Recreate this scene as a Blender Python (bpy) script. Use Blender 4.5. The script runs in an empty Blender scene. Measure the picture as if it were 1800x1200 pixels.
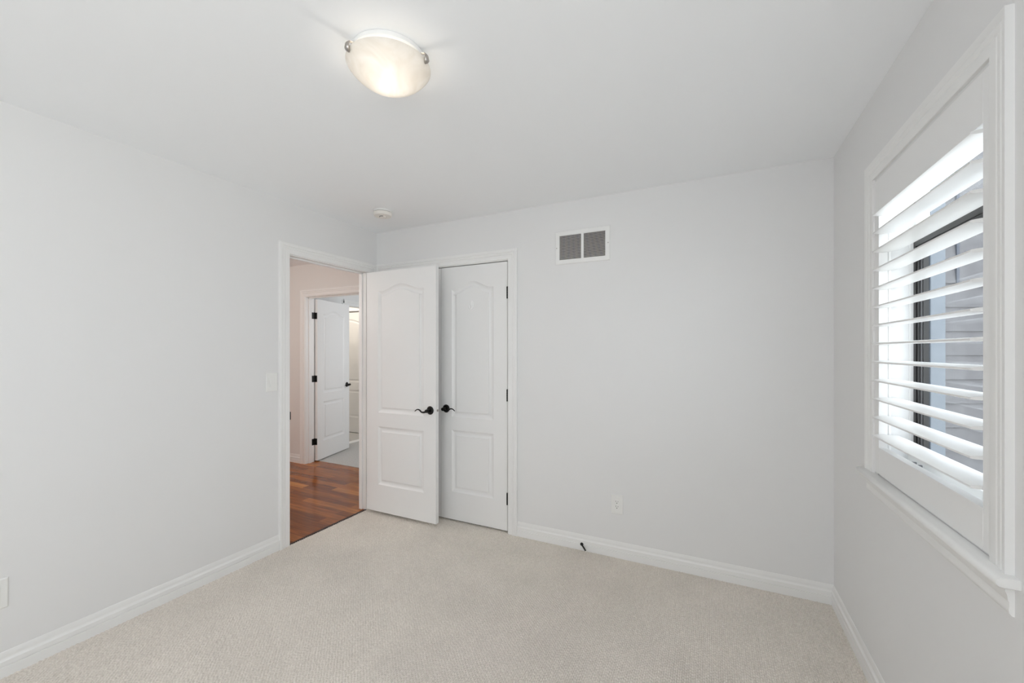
import bpy, bmesh, math, random
import numpy as np
from mathutils import Vector, Matrix

S = bpy.context.scene
COL = S.collection
R = math.radians
random.seed(4)

# ------------------------------------------------------------------ camera
# X runs along the closet wall, Y along the left wall, camera stands at the origin
YAW = 0.45281
cd = bpy.data.cameras.new('camera')
cam = bpy.data.objects.new('camera', cd)
COL.objects.link(cam)
cam.location = (0, 0, 1.380)
cam.rotation_euler = (R(90), 0, YAW)
cd.sensor_width = 36.0
cd.sensor_fit = 'HORIZONTAL'
cd.lens = 718.35 / 1800 * 36
cd.shift_y = 17.0 / 1800
cd.clip_start = 0.02
S.camera = cam

# ------------------------------------------------------------------ colour management, world, lights
S.view_settings.view_transform = 'Standard'
S.view_settings.look = 'None'
S.view_settings.gamma = 1.0
S.view_settings.exposure = 0.0
S.cycles.max_bounces = 16
S.cycles.diffuse_bounces = 10
S.cycles.transparent_max_bounces = 12
S.cycles.sample_clamp_indirect = 6.0
S.cycles.caustics_reflective = False
S.cycles.caustics_refractive = False

w = bpy.data.worlds.new('overcast_sky')
S.world = w
w.use_nodes = True
bg = w.node_tree.nodes['Background']
bg.inputs['Color'].default_value = (0.93, 0.965, 1.0, 1)
bg.inputs['Strength'].default_value = 3.4


def area(name, loc, direction, sx, sy, power, color=(1, 1, 1)):
    l = bpy.data.lights.new(name, 'AREA')
    l.shape = 'RECTANGLE'; l.size = sx; l.size_y = sy; l.energy = power; l.color = color
    o = bpy.data.objects.new(name, l); COL.objects.link(o)
    o.location = loc
    o.rotation_euler = Vector(direction).to_track_quat('-Z', 'Y').to_euler()
    return o


def point(name, loc, power, color=(1, 1, 1), r=0.05):
    l = bpy.data.lights.new(name, 'POINT')
    l.energy = power; l.color = color; l.shadow_soft_size = r
    o = bpy.data.objects.new(name, l); COL.objects.link(o); o.location = loc
    return o


# added area lamps outside the shuttered window, standing for sky light and ground bounce
area('fill_shutter_sky', (1.05, 1.75, 2.05), (-1, 0.0, -0.55), 0.9, 0.9, 10, (0.92, 0.96, 1.0))
area('fill_shutter_ground', (2.0, 1.4, 0.25), (-1.38, 0.4, 1.2), 1.5, 1.5, 13, (0.95, 0.97, 1.0))
# fill lamp in the added window opposite the closet
area('fill_window_opposite', (-0.75, -1.80, 1.45), (0.0, 1, 0.9), 1.25, 1.25, 10.5, (0.92, 0.96, 1.0))
# fill lamp in the added window of the right wall, behind the camera
area('fill_window_side', (0.78, -0.55, 1.45), (-1, 0.0, 0.95), 1.15, 1.25, 11, (0.92, 0.96, 1.0))
# high sun over the roof: lights the ground outside, the neighbouring wall stays in its own shade
sl = bpy.data.lights.new('sun', 'SUN'); sl.energy = 9.0; sl.angle = R(1.0); sl.color = (1.0, 0.97, 0.92)
so = bpy.data.objects.new('sun', sl); COL.objects.link(so); so.location = (-3, 0, 8)
so.rotation_euler = Vector((0.5, 0.0, -0.87)).to_track_quat('-Z', 'Y').to_euler()
# hallway and the room beyond it
point('hallway_lamp', (-4.4, 1.5, 1.95), 30, (1.0, 0.94, 0.89), 0.25)
area('fill_far_room', (-2.75, 4.6, 1.5), (-1, 0.05, -0.05), 1.1, 1.3, 16, (0.93, 0.97, 1.0))  # added area lamp in front of a solid wall; no window there
point('far_closet_lamp', (-5.35, 4.45, 2.30), 12, (1.0, 0.88, 0.74), 0.08)


# ------------------------------------------------------------------ materials
def mat(name, color=(0.8, 0.8, 0.8), rough=0.5, metal=0.0, spec=0.5, coat=0.0):
    m = bpy.data.materials.new(name); m.use_nodes = True
    b = m.node_tree.nodes['Principled BSDF']
    b.inputs['Base Color'].default_value = (*color, 1)
    b.inputs['Roughness'].default_value = rough
    b.inputs['Metallic'].default_value = metal
    b.inputs['Specular IOR Level'].default_value = spec
    b.inputs['Coat Weight'].default_value = coat
    return m


def nodes(m):
    nt = m.node_tree
    return nt, nt.nodes, nt.links, nt.nodes['Principled BSDF']


def add_bump(m, scale, strength, dist=0.001, detail=3.0):
    nt, n, l, b = nodes(m)
    tc = n.new('ShaderNodeTexCoord'); t = n.new('ShaderNodeTexNoise'); bp = n.new('ShaderNodeBump')
    t.inputs['Scale'].default_value = scale; t.inputs['Detail'].default_value = detail
    bp.inputs['Strength'].default_value = strength; bp.inputs['Distance'].default_value = dist
    l.new(tc.outputs['Object'], t.inputs['Vector']); l.new(t.outputs['Fac'], bp.inputs['Height'])
    l.new(bp.outputs['Normal'], b.inputs['Normal'])
    return m


def tint_noise(m, c0, c1, scale, detail=3.0):
    nt, n, l, b = nodes(m)
    tc = n.new('ShaderNodeTexCoord'); t = n.new('ShaderNodeTexNoise'); r = n.new('ShaderNodeValToRGB')
    t.inputs['Scale'].default_value = scale; t.inputs['Detail'].default_value = detail
    r.color_ramp.elements[0].position = 0.3; r.color_ramp.elements[1].position = 0.7
    r.color_ramp.elements[0].color = (*c0, 1); r.color_ramp.elements[1].color = (*c1, 1)
    l.new(tc.outputs['Object'], t.inputs['Vector']); l.new(t.outputs['Fac'], r.inputs['Fac'])
    l.new(r.outputs['Color'], b.inputs['Base Color'])
    return m


M = {}
M['wall'] = add_bump(mat('wall_paint', (0.79, 0.79, 0.788), 0.62, spec=0.3), 260, 0.06, 0.0006)
M['ceiling'] = add_bump(mat('ceiling_paint', (0.92, 0.935, 0.95), 0.85, spec=0.2), 200, 0.06, 0.0006)
M['hallwall'] = add_bump(mat('hallway_paint', (0.77, 0.755, 0.738), 0.6, spec=0.3), 260, 0.06, 0.0006)
M['trim'] = add_bump(mat('trim_paint', (0.85, 0.85, 0.84), 0.32, spec=0.45), 120, 0.03, 0.0004)
M['door'] = add_bump(mat('door_paint', (0.84, 0.84, 0.835), 0.36, spec=0.4), 180, 0.05, 0.0004)
M['vinyl'] = mat('window_vinyl', (0.74, 0.74, 0.74), 0.35)
M['shutter'] = add_bump(mat('shutter_paint', (0.85, 0.85, 0.845), 0.28, spec=0.5), 90, 0.02, 0.0003)
M['black'] = add_bump(mat('oil_rubbed_metal', (0.012, 0.011, 0.010), 0.34, 0.6), 300, 0.08, 0.0003)
M['sash'] = mat('black_sash', (0.022, 0.021, 0.021), 0.4)
M['spacer'] = mat('grey_spacer', (0.13, 0.13, 0.135), 0.4)
M['plastic'] = add_bump(mat('white_plastic', (0.84, 0.84, 0.82), 0.34), 300, 0.02, 0.0002)
M['cream'] = add_bump(mat('cream_plastic', (0.83, 0.80, 0.75), 0.42), 300, 0.02, 0.0002)
M['dark'] = mat('dark_slot', (0.02, 0.02, 0.02), 0.7)
M['duct'] = mat('duct_interior', (0.05, 0.042, 0.037), 0.8)
M['ventpaint'] = add_bump(mat('vent_enamel', (0.85, 0.85, 0.84), 0.25), 200, 0.02, 0.0002)
M['nickel'] = add_bump(mat('brushed_nickel', (0.46, 0.43, 0.40), 0.34, 1.0), 400, 0.05, 0.0002)
M['hook'] = mat('white_hook_plastic', (0.93, 0.93, 0.93), 0.25)
M['rubber'] = mat('white_rubber', (0.75, 0.72, 0.66), 0.6)
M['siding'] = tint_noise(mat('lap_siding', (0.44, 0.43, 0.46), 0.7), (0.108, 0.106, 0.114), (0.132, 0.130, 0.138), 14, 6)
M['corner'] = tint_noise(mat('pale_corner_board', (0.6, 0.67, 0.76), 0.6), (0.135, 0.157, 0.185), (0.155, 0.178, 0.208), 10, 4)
M['slate'] = mat('slate_trim', (0.05, 0.06, 0.085), 0.5)
M['nwin'] = mat('neighbour_glass', (0.30, 0.36, 0.44), 0.15)
M['ground'] = tint_noise(mat('gravel_ground', (0.4, 0.4, 0.38), 0.9), (0.52, 0.52, 0.50), (0.66, 0.66, 0.63), 20, 6)
M['drywall'] = mat('closet_lining', (0.35, 0.34, 0.33), 0.9)

# glass
m = bpy.data.materials.new('window_glass'); m.use_nodes = True
nt = m.node_tree; nt.nodes.clear()
o_ = nt.nodes.new('ShaderNodeOutputMaterial'); mx = nt.nodes.new('ShaderNodeMixShader')
tr = nt.nodes.new('ShaderNodeBsdfTransparent'); gl = nt.nodes.new('ShaderNodeBsdfGlossy')
tr.inputs['Color'].default_value = (0.93, 0.95, 0.96, 1); gl.inputs['Roughness'].default_value = 0.03
mx.inputs['Fac'].default_value = 0.06
nt.links.new(tr.outputs[0], mx.inputs[1]); nt.links.new(gl.outputs[0], mx.inputs[2]); nt.links.new(mx.outputs[0], o_.inputs[0])
M['glass'] = m

# alabaster lamp glass: translucent, with faint swirls
m = bpy.data.materials.new('alabaster_glass'); m.use_nodes = True
nt = m.node_tree; nt.nodes.clear(); N = nt.nodes.new; L = nt.links.new
o_ = N('ShaderNodeOutputMaterial'); tl = N('ShaderNodeBsdfTranslucent'); df = N('ShaderNodeBsdfPrincipled')
mx = N('ShaderNodeMixShader'); tc = N('ShaderNodeTexCoord'); nz = N('ShaderNodeTexNoise'); rp = N('ShaderNodeValToRGB')
nz.inputs['Scale'].default_value = 9; nz.inputs['Detail'].default_value = 4; nz.inputs['Distortion'].default_value = 2.2
rp.color_ramp.elements[0].position = 0.3; rp.color_ramp.elements[1].position = 0.72
rp.color_ramp.elements[0].color = (0.88, 0.85, 0.80, 1); rp.color_ramp.elements[1].color = (0.97, 0.955, 0.93, 1)
L(tc.outputs['Object'], nz.inputs['Vector']); L(nz.outputs['Fac'], rp.inputs['Fac'])
L(rp.outputs['Color'], tl.inputs['Color']); L(rp.outputs['Color'], df.inputs['Base Color'])
df.inputs['Roughness'].default_value = 0.22
mx.inputs['Fac'].default_value = 0.62
rf = N('ShaderNodeBsdfRefraction'); rf.inputs['IOR'].default_value = 1.012; rf.inputs['Roughness'].default_value = 0.34
m2 = N('ShaderNodeMixShader'); m2.inputs['Fac'].default_value = 0.16
L(rp.outputs['Color'], rf.inputs['Color'])
L(tl.outputs[0], mx.inputs[1]); L(df.outputs[0], mx.inputs[2])
L(mx.outputs[0], m2.inputs[1]); L(rf.outputs[0], m2.inputs[2]); L(m2.outputs[0], o_.inputs[0])
M['alabaster'] = m

# carpet yarn
m = mat('berber_carpet', (0.6, 0.55, 0.49), 0.95, spec=0.1)
nt, n, l, b = nodes(m)
tc = n.new('ShaderNodeTexCoord')
n1 = n.new('ShaderNodeTexNoise'); n1.inputs['Scale'].default_value = 150; n1.inputs['Detail'].default_value = 2
n2 = n.new('ShaderNodeTexNoise'); n2.inputs['Scale'].default_value = 3.0; n2.inputs['Detail'].default_value = 5
r1 = n.new('ShaderNodeValToRGB'); r1.color_ramp.elements[0].position = 0.33; r1.color_ramp.elements[1].position = 0.67
r1.color_ramp.elements[0].color = (0.68, 0.627, 0.565, 1); r1.color_ramp.elements[1].color = (0.84, 0.785, 0.717, 1)
r2 = n.new('ShaderNodeValToRGB'); r2.color_ramp.elements[0].position = 0.25; r2.color_ramp.elements[1].position = 0.6
r2.color_ramp.elements[0].color = (0.92, 0.92, 0.92, 1); r2.color_ramp.elements[1].color = (1, 1, 1, 1)
mm = n.new('ShaderNodeMix'); mm.data_type = 'RGBA'; mm.blend_type = 'MULTIPLY'; mm.inputs['Factor'].default_value = 1.0
l.new(tc.outputs['Object'], n1.inputs['Vector']); l.new(tc.outputs['Object'], n2.inputs['Vector'])
l.new(n1.outputs['Fac'], r1.inputs['Fac']); l.new(n2.outputs['Fac'], r2.inputs['Fac'])
l.new(r1.outputs['Color'], mm.inputs['A']); l.new(r2.outputs['Color'], mm.inputs['B'])
l.new(mm.outputs['Result'], b.inputs['Base Color'])
M['carpet'] = m
M['carpet2'] = add_bump(tint_noise(mat('grey_cut_pile', (0.6, 0.6, 0.6), 0.95, spec=0.1), (0.42, 0.412, 0.397), (0.62, 0.61, 0.59), 90, 4), 120, 0.9, 0.006)

# hardwood planks along X
m = mat('hardwood_planks', (0.3, 0.12, 0.04), 0.15, spec=0.22)
nt, n, l, b = nodes(m)
tc = n.new('ShaderNodeTexCoord'); br = n.new('ShaderNodeTexBrick')
br.offset = 0.37; br.offset_frequency = 2
br.inputs['Color1'].default_value = (0, 0, 0, 1); br.inputs['Color2'].default_value = (1, 1, 1, 1)
br.inputs['Mortar'].default_value = (0.0, 0.0, 0.0, 1)
br.inputs['Scale'].default_value = 1.0; br.inputs['Mortar Size'].default_value = 0.0006
br.inputs['Brick Width'].default_value = 0.85; br.inputs['Row Height'].default_value = 0.082
rp = n.new('ShaderNodeValToRGB'); cr = rp.color_ramp
cr.elements[0].position = 0.0; cr.elements[0].color = (0.175, 0.053, 0.014, 1)
cr.elements[1].position = 1.0; cr.elements[1].color = (0.58, 0.235, 0.055, 1)
e = cr.elements.new(0.35); e.color = (0.255, 0.078, 0.017, 1)
e = cr.elements.new(0.70); e.color = (0.37, 0.125, 0.027, 1)
mp = n.new('ShaderNodeMapping'); mp.inputs['Scale'].default_value = (1.6, 26, 1)
nz = n.new('ShaderNodeTexNoise'); nz.inputs['Scale'].default_value = 2.2; nz.inputs['Detail'].default_value = 6; nz.inputs['Distortion'].default_value = 0.6
r3 = n.new('ShaderNodeValToRGB'); r3.color_ramp.elements[0].position = 0.28; r3.color_ramp.elements[1].position = 0.66
r3.color_ramp.elements[0].color = (0.55, 0.55, 0.55, 1); r3.color_ramp.elements[1].color = (1.18, 1.12, 1.05, 1)
mm = n.new('ShaderNodeMix'); mm.data_type = 'RGBA'; mm.blend_type = 'MULTIPLY'; mm.inputs['Factor'].default_value = 1.0
l.new(tc.outputs['Object'], br.inputs['Vector']); l.new(br.outputs['Color'], rp.inputs['Fac'])
l.new(tc.outputs['Object'], mp.inputs['Vector']); l.new(mp.outputs['Vector'], nz.inputs['Vector'])
l.new(nz.outputs['Fac'], r3.inputs['Fac']); l.new(rp.outputs['Color'], mm.inputs['A']); l.new(r3.outputs['Color'], mm.inputs['B'])
l.new(mm.outputs['Result'], b.inputs['Base Color'])
b.inputs['Coat Roughness'].default_value = 0.12
M['wood'] = m


# ------------------------------------------------------------------ mesh helpers
class MB:
    def __init__(s):
        s.v = []; s.f = []; s.m = []

    def add(s, verts, faces, mi=0):
        k = len(s.v)
        s.v += [tuple(p) for p in verts]
        s.f += [tuple(i + k for i in f) for f in faces]
        s.m += [mi] * len(faces)
        return s

    def box(s, x0, x1, y0, y1, z0, z1, mi=0):
        x0, x1 = min(x0, x1), max(x0, x1); y0, y1 = min(y0, y1), max(y0, y1); z0, z1 = min(z0, z1), max(z0, z1)
        v = [(x0, y0, z0), (x1, y0, z0), (x1, y1, z0), (x0, y1, z0), (x0, y0, z1), (x1, y0, z1), (x1, y1, z1), (x0, y1, z1)]
        f = [(0, 3, 2, 1), (4, 5, 6, 7), (0, 1, 5, 4), (1, 2, 6, 5), (2, 3, 7, 6), (3, 0, 4, 7)]
        return s.add(v, f, mi)

    def rings(s, rings, closed_ends=True, mi=0):
        """Skin a list of equally long closed rings."""
        n = len(rings[0]); v = [p for r in rings for p in r]; f = []
        for i in range(len(rings) - 1):
            for j in range(n):
                a = i * n + j; b = i * n + (j + 1) % n
                f.append((a, b, b + n, a + n))
        if closed_ends:
            f.append(tuple(range(n))[::-1]); f.append(tuple((len(rings) - 1) * n + j for j in range(n)))
        return s.add(v, f, mi)

    def lathe(s, prof, c=(0, 0, 0), axis='Z', seg=32, mi=0):
        rings = []
        for r, h in prof:
            ring = []
            for k in range(seg):
                a = 2 * math.pi * k / seg
                p, q = r * math.cos(a), r * math.sin(a)
                if axis == 'Z': d = (p, q, h)
                elif axis == 'Y': d = (p, h, -q)
                else: d = (h, p, q)
                ring.append((c[0] + d[0], c[1] + d[1], c[2] + d[2]))
            rings.append(ring)
        return s.rings(rings, True, mi)

    def tube(s, pts, rad, seg=12, flat=None, up=(0, 0, 1), mi=0):
        """Tube along pts; rad per point; flat scales the radius along the binormal-normal frame."""
        P = [Vector(p) for p in pts]; rings = []
        for i, p in enumerate(P):
            t = (P[min(i + 1, len(P) - 1)] - P[max(i - 1, 0)]).normalized()
            u = Vector(up); u = (u - t * u.dot(t))
            if u.length < 1e-4: u = Vector((1, 0, 0)) - t * t.x
            u.normalize(); v = t.cross(u)
            r = rad[i] if hasattr(rad, '__len__') else rad
            fl = (flat[i] if hasattr(flat, '__len__') else flat) if flat else 1.0
            rings.append([tuple(p + u * (r * fl * math.cos(2 * math.pi * k / seg)) + v * (r * math.sin(2 * math.pi * k / seg))) for k in range(seg)])
        return s.rings(rings, True, mi)

    def frame(s, path, prof, fn, closed=False, mi=0):
        """Mitred moulding. path: list of ((a, b), (ma, mb)) in the wall plane with the mitre vector; prof: (u, t); fn maps a, b, t to space."""
        n = len(prof); v = []
        for (a, b), (ma, mb) in path:
            for u, t in prof:
                v.append(fn(a + u * ma, b + u * mb, t))
        f = []; k = len(path)
        for i in range(k if closed else k - 1):
            i2 = (i + 1) % k
            for j in range(n):
                j2 = (j + 1) % n
                f.append((i * n + j, i * n + j2, i2 * n + j2, i2 * n + j))
        if not closed:
            f.append(tuple(range(n))[::-1]); f.append(tuple((k - 1) * n + j for j in range(n)))
        return s.add(v, f, mi)

    def build(s, name, mats, parent=None, smooth=None, bevel=None, loc=None, seg=2):
        me = bpy.data.meshes.new(name)
        me.from_pydata(s.v, [], s.f)
        mats = mats if isinstance(mats, (list, tuple)) else [mats]
        for x in mats: me.materials.append(x)
        if len(mats) > 1:
            me.polygons.foreach_set('material_index', s.m)
        bm = bmesh.new(); bm.from_mesh(me)
        bmesh.ops.recalc_face_normals(bm, faces=bm.faces)
        bm.to_mesh(me); bm.free()
        if smooth:
            me.polygons.foreach_set('use_smooth', [True] * len(me.polygons))
            me.set_sharp_from_angle(angle=R(smooth))
        o = bpy.data.objects.new(name, me); COL.objects.link(o)
        if parent: o.parent = parent
        if loc: o.location = loc
        if bevel:
            md = o.modifiers.new('bevel', 'BEVEL'); md.width = bevel; md.segments = seg; md.limit_method = 'ANGLE'; md.angle_limit = R(40)
        return o


def tag(o, label, cat, group=None, kind=None):
    o['label'] = label; o['category'] = cat
    if group: o['group'] = group
    if kind: o['kind'] = kind
    return o


def struct(o, label, cat):
    return tag(o, label, cat, kind='structure')


def thing(name, loc, label, cat, group=None, rz=0.0, kind=None):
    o = bpy.data.objects.new(name, None); COL.objects.link(o)
    o.empty_display_size = 0.05
    o.location = loc; o.rotation_euler = (0, 0, rz)
    return tag(o, label, cat, group, kind)


# ------------------------------------------------------------------ room dimensions
XL, XR, YB, YF, H = -2.706, 0.604, 2.778, -1.70, 2.44
HALL_X = -2.781            # hall face of the left wall
EY0, EY1, EZ = 1.928, 2.649, 2.066     # entry opening
CX0, CX1, CZ = -2.622, -1.388, 2.070   # closet opening
WY0, WY1, WZ0, WZ1 = 1.368, 2.118, 0.885, 2.068   # shuttered window opening
VY0, VY1, VZ0, VZ1 = -1.15, 0.05, 0.85, 2.15      # added side window behind the camera
XO = 0.745                 # outside face of the right wall
HY = 3.393                 # hall end wall, near face
HY2 = 3.515
DX0, DX1, DZ = -4.460, -3.45, 2.040    # hall end doorway
FX = -4.85                 # left wall of the far room
OY0, OY1, OZ = 4.37, 5.00, 2.050       # doorway in that wall
T = -0.35                  # ground outside


def wall_x(x0, x1, y0, y1, holes, z1=H, z0=-0.06):
    """Wall of constant x, with rectangular holes (ya, yb, za, zb) sorted along y."""
    b = MB(); y = y0
    for ya, yb, za, zb in holes:
        if ya > y: b.box(x0, x1, y, ya, z0, z1)
        if za > z0: b.box(x0, x1, ya, yb, z0, za)
        b.box(x0, x1, ya, yb, zb, z1)
        y = yb
    b.box(x0, x1, y, y1, z0, z1)
    return b


def wall_y(y0, y1, x0, x1, holes, z1=H, z0=-0.06):
    b = MB(); x = x0
    for xa, xb, za, zb in holes:
        if xa > x: b.box(x, xa, y0, y1, z0, z1)
        if za > z0: b.box(xa, xb, y0, y1, z0, za)
        b.box(xa, xb, y0, y1, zb, z1)
        x = xb
    b.box(x, x1, y0, y1, z0, z1)
    return b


# ---- floor: looped berber carpet, real loops where the room is seen
def carpet():
    p, q = 0.0088, 0.0168
    x0, x1, y0, y1 = XL, XR, 0.30, YB + 0.03
    nx = int((x1 - x0) / (p / 5)); ny = int((y1 - y0) / (q / 6))
    xs = np.linspace(x0, x1, nx); ys = np.linspace(y0, y1, ny)
    X, Y = np.meshgrid(xs, ys)
    rng = np.random.default_rng(7)
    row = np.floor((X - x0) / p).astype(int)
    nr = row.max() + 2
    joff = rng.uniform(-0.10, 0.10, nr)
    wob = rng.uniform(0.93, 1.07, nr)
    fx = (X - x0) / p - row
    vv = (Y - y0) / q * 1.0 + 0.5 * (row % 2) + joff[row] + 0.12 * np.sin(Y * 9 * wob[row] + row * 1.7)
    cell = np.floor(vv).astype(int); fy = vv - cell
    ncell = cell.max() + 3
    hh = rng.uniform(0.72, 1.0, (nr, ncell + 2))[row, np.clip(cell + 1, 0, ncell + 1)]
    prof = np.sqrt(np.clip(np.sin(np.pi * fx), 0, 1)) * np.power(np.clip(np.sin(np.pi * fy), 0, 1), 0.45)
    Z = -0.0085 + 0.0085 * prof * hh
    co = np.stack([X, Y, Z], -1).reshape(-1, 3)
    idx = np.arange(nx * ny).reshape(ny, nx)
    quads = np.stack([idx[:-1, :-1], idx[:-1, 1:], idx[1:, 1:], idx[1:, :-1]], -1).reshape(-1, 4)
    k = len(co)
    extra = np.array([(x0, YF, -0.001), (x1, YF, -0.001), (x1, y0, -0.001), (x0, y0, -0.001)])
    co = np.concatenate([co, extra]); quads = np.concatenate([quads, [[k, k + 1, k + 2, k + 3]]])
    me = bpy.data.meshes.new('floor')
    me.vertices.add(len(co)); me.vertices.foreach_set('co', co.astype(np.float32).ravel())
    me.loops.add(quads.size); me.loops.foreach_set('vertex_index', quads.astype(np.int32).ravel())
    me.polygons.add(len(quads))
    me.polygons.foreach_set('loop_start', (np.arange(len(quads)) * 4).astype(np.int32))
    me.polygons.foreach_set('use_smooth', np.ones(len(quads), bool))
    me.update(calc_edges=True)
    me.materials.append(M['carpet'])
    o = bpy.data.objects.new('floor', me); COL.objects.link(o)
    return struct(o, 'beige looped berber carpet covering the bedroom floor', 'carpet floor')


carpet()
struct(MB().box(-6.6, XL - 0.001, 0.6, 3.563, -0.06, -0.001).build('floor_hallway', M['wood']), 'reddish brown hardwood plank floor in the hallway', 'wood floor')
struct(MB().box(-6.6, -2.6, 3.563, 6.4, -0.06, 0.0).build('floor_far_room', M['carpet2']), 'pale grey carpet in the room beyond the hallway', 'carpet floor')
struct(MB().box(XL, XO, 2.808, HY, -0.06, -0.002).build('floor_closet', M['drywall']), 'closet floor behind the closed white doors', 'floor')
struct(MB().box(-6.75, XO, YF - 0.12, 6.5, H, H + 0.1).build('ceiling', M['ceiling']), 'flat white ceiling of the bedroom', 'ceiling')

struct(wall_x(HALL_X, XL, YF, HY, [(EY0 - 0.016, EY1 + 0.016, -0.06, EZ + 0.016)]).build('wall_left', M['wall']), 'long pale wall with the open doorway and light switch', 'wall')
struct(wall_y(YB, YB + 0.11, XL, XO, [(CX0 - 0.016, CX1 + 0.016, -0.06, CZ + 0.016)]).build('wall_back', M['wall']), 'pale wall with the closet doors and air vent', 'wall')
struct(wall_x(XR, XO, YF, YB, [(VY0, VY1, VZ0, VZ1), (WY0 - 0.001, WY1 + 0.001, WZ0 - 0.001, WZ1 + 0.001)], z0=T).build('wall_right', M['wall']), 'pale wall holding the shuttered window', 'wall')
struct(wall_y(YF - 0.12, YF, HALL_X, XO, [(-1.4, -0.1, 0.80, 2.10)]).build('wall_front', M['wall']), 'plain pale wall opposite the closet', 'wall')
# hallway, closet and far room shells
struct(wall_y(HY, HY2, -6.6, XO, [(DX0 - 0.016, DX1 + 0.016, -0.06, DZ + 0.016)]).build('wall_hallway_end', M['hallwall']), 'warm beige hallway wall around the second doorway', 'wall')
struct(MB().box(-6.7, -6.6, 0.6, 6.4, -0.06, H).build('wall_hallway_left', M['hallwall']), 'hallway end wall out of sight', 'wall')
struct(MB().box(-6.6, HALL_X, 0.5, 0.6, -0.06, H).build('wall_hallway_front', M['hallwall']), 'hallway side wall out of sight', 'wall')
struct(MB().box(XR + 0.0, XO, YB + 0.11, HY, -0.06, H).build('wall_closet_side', M['drywall']), 'closet side wall behind the closed doors', 'wall')
struct(wall_x(FX - 0.10, FX, HY2, 6.3, [(OY0, OY1, -0.06, OZ)]).build('wall_far_room', M['wall']), 'pale wall of the far room with a cased opening', 'wall')
struct(MB().box(-2.72, -2.6, HY2, 6.3, -0.06, H).build('wall_far_right', M['wall']), 'far room side wall out of sight', 'wall')
struct(MB().box(-6.6, -2.6, 6.3, 6.4, -0.06, H).build('wall_far_back', M['wall']), 'far room end wall out of sight', 'wall')
struct(wall_y(5.02, 5.12, -6.6, FX - 0.10, [(-6.05, -5.02, -0.06, 2.05)]).build('wall_far_nook', M['wall']), 'cream lit wall around the panelled door beyond the hallway', 'wall')

# ------------------------------------------------------------------ baseboards
BB = [(0.0, 0.0), (0.0, 0.0130), (0.044, 0.0130), (0.0455, 0.0092), (0.0485, 0.0124), (0.068, 0.0120), (0.0735, 0.0075), (0.079, 0.0052), (0.083, 0.0058), (0.096, 0.0045), (0.106, 0.0018), (0.107, 0.0)]
BZ = -0.004


def base(name, fn, a0, a1, label):
    b = MB(); v = []; n = len(BB)
    for a in (a0, a1):
        for z, t in BB: v.append(fn(a, t, z + BZ))
    f = [(j, (j + 1) % n, n + (j + 1) % n, n + j) for j in range(n)] + [tuple(range(n))[::-1], tuple(n + j for j in range(n))]
    return struct(b.add(v, f).build(name, M['trim'], smooth=35), label, 'baseboard')


base('baseboard_left', lambda a, t, z: (XL + t, a, z), YF, EY0 - 0.078, 'white moulded baseboard along the wall with the doorway')
base('baseboard_back', lambda a, t, z: (a, YB - t, z), CX1 + 0.078, XR, 'white moulded baseboard below the air vent')
base('baseboard_right', lambda a, t, z: (XR - t, a, z), YF, YB, 'white moulded baseboard below the shuttered window')
base('baseboard_front', lambda a, t, z: (a, YF + t, z), XL, XR, 'white moulded baseboard behind the camera')
base('baseboard_hallway', lambda a, t, z: (a, HY - t, z), -6.6, DX0 - 0.076, 'white baseboard at the end of the hallway')

# ------------------------------------------------------------------ casings and jambs
CAS = [(0.0, 0.0), (0.0, 0.0085), (0.003, 0.0105), (0.030, 0.0115), (0.034, 0.0100), (0.038, 0.0135), (0.048, 0.0155), (0.052, 0.0130), (0.056, 0.0165), (0.070, 0.0185), (0.076, 0.0165), (0.078, 0.0)]


def casing(name, a0, a1, z1, fn, label, prof=CAS, z0=BZ):
    path = [((a0, z0), (-1, 0)), ((a0, z1), (-1, 1)), ((a1, z1), (1, 1)), ((a1, z0), (1, 0))]
    b = MB().frame(path, prof, fn)
    return struct(b.build(name, M['trim'], smooth=25), label, 'door casing')


rv = 0.006
# entry: the head runs on to the room corner
b = MB()
e0, e1 = EY0 - rv + 0.004, EY1 + rv
eh = YB - 0.0790
b.frame([((e0, BZ), (-1, 0)), ((e0, EZ + rv), (-1, 1)), ((eh, EZ + rv), (1, 1)), ((eh, BZ), (1, 0))], CAS, lambda a, z, t: (XL + t, a, z))
struct(b.build('trim_1', M['trim'], smooth=25), 'white moulded casing around the open doorway', 'door casing')
b = MB()
b.box(HALL_X, XL, EY0 - 0.016, EY0, BZ, EZ); b.box(HALL_X, XL, EY1, EY1 + 0.016, BZ, EZ); b.box(HALL_X, XL, EY0 - 0.016, EY1 + 0.016, EZ, EZ + 0.016)
# door stops
sx0, sx1 = XL - 0.072, XL - 0.038
b.box(sx0, sx1, EY0, EY0 + 0.011, BZ, EZ); b.box(sx0, sx1, EY1 - 0.011, EY1, BZ, EZ); b.box(sx0, sx1, EY0, EY1, EZ - 0.011, EZ)
jamb = struct(b.build('trim_2', M['trim'], bevel=0.0015), 'white door jamb lining the open doorway to the hallway', 'door jamb')
sp = MB().box(XL - 0.030, XL + 0.0015, EY0 - 0.0005, EY0 + 0.0016, 0.886, 0.948)
sp.box(XL - 0.010, XL + 0.002, EY0 - 0.0005, EY0 + 0.010, 0.890, 0.946)
s_ = sp.build('strike_plate', M['black'], jamb); s_['label'] = 'black metal strike plate'
b = MB(); b.frame([((e0, BZ), (-1, 0)), ((e0, EZ + rv), (-1, 1)), ((e1, EZ + rv), (1, 1)), ((e1, BZ), (1, 0))], CAS, lambda a, z, t: (HALL_X - t, a, z))
struct(b.build('trim_3', M['trim'], smooth=25), 'white casing on the hallway side of the open doorway', 'door casing')

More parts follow.
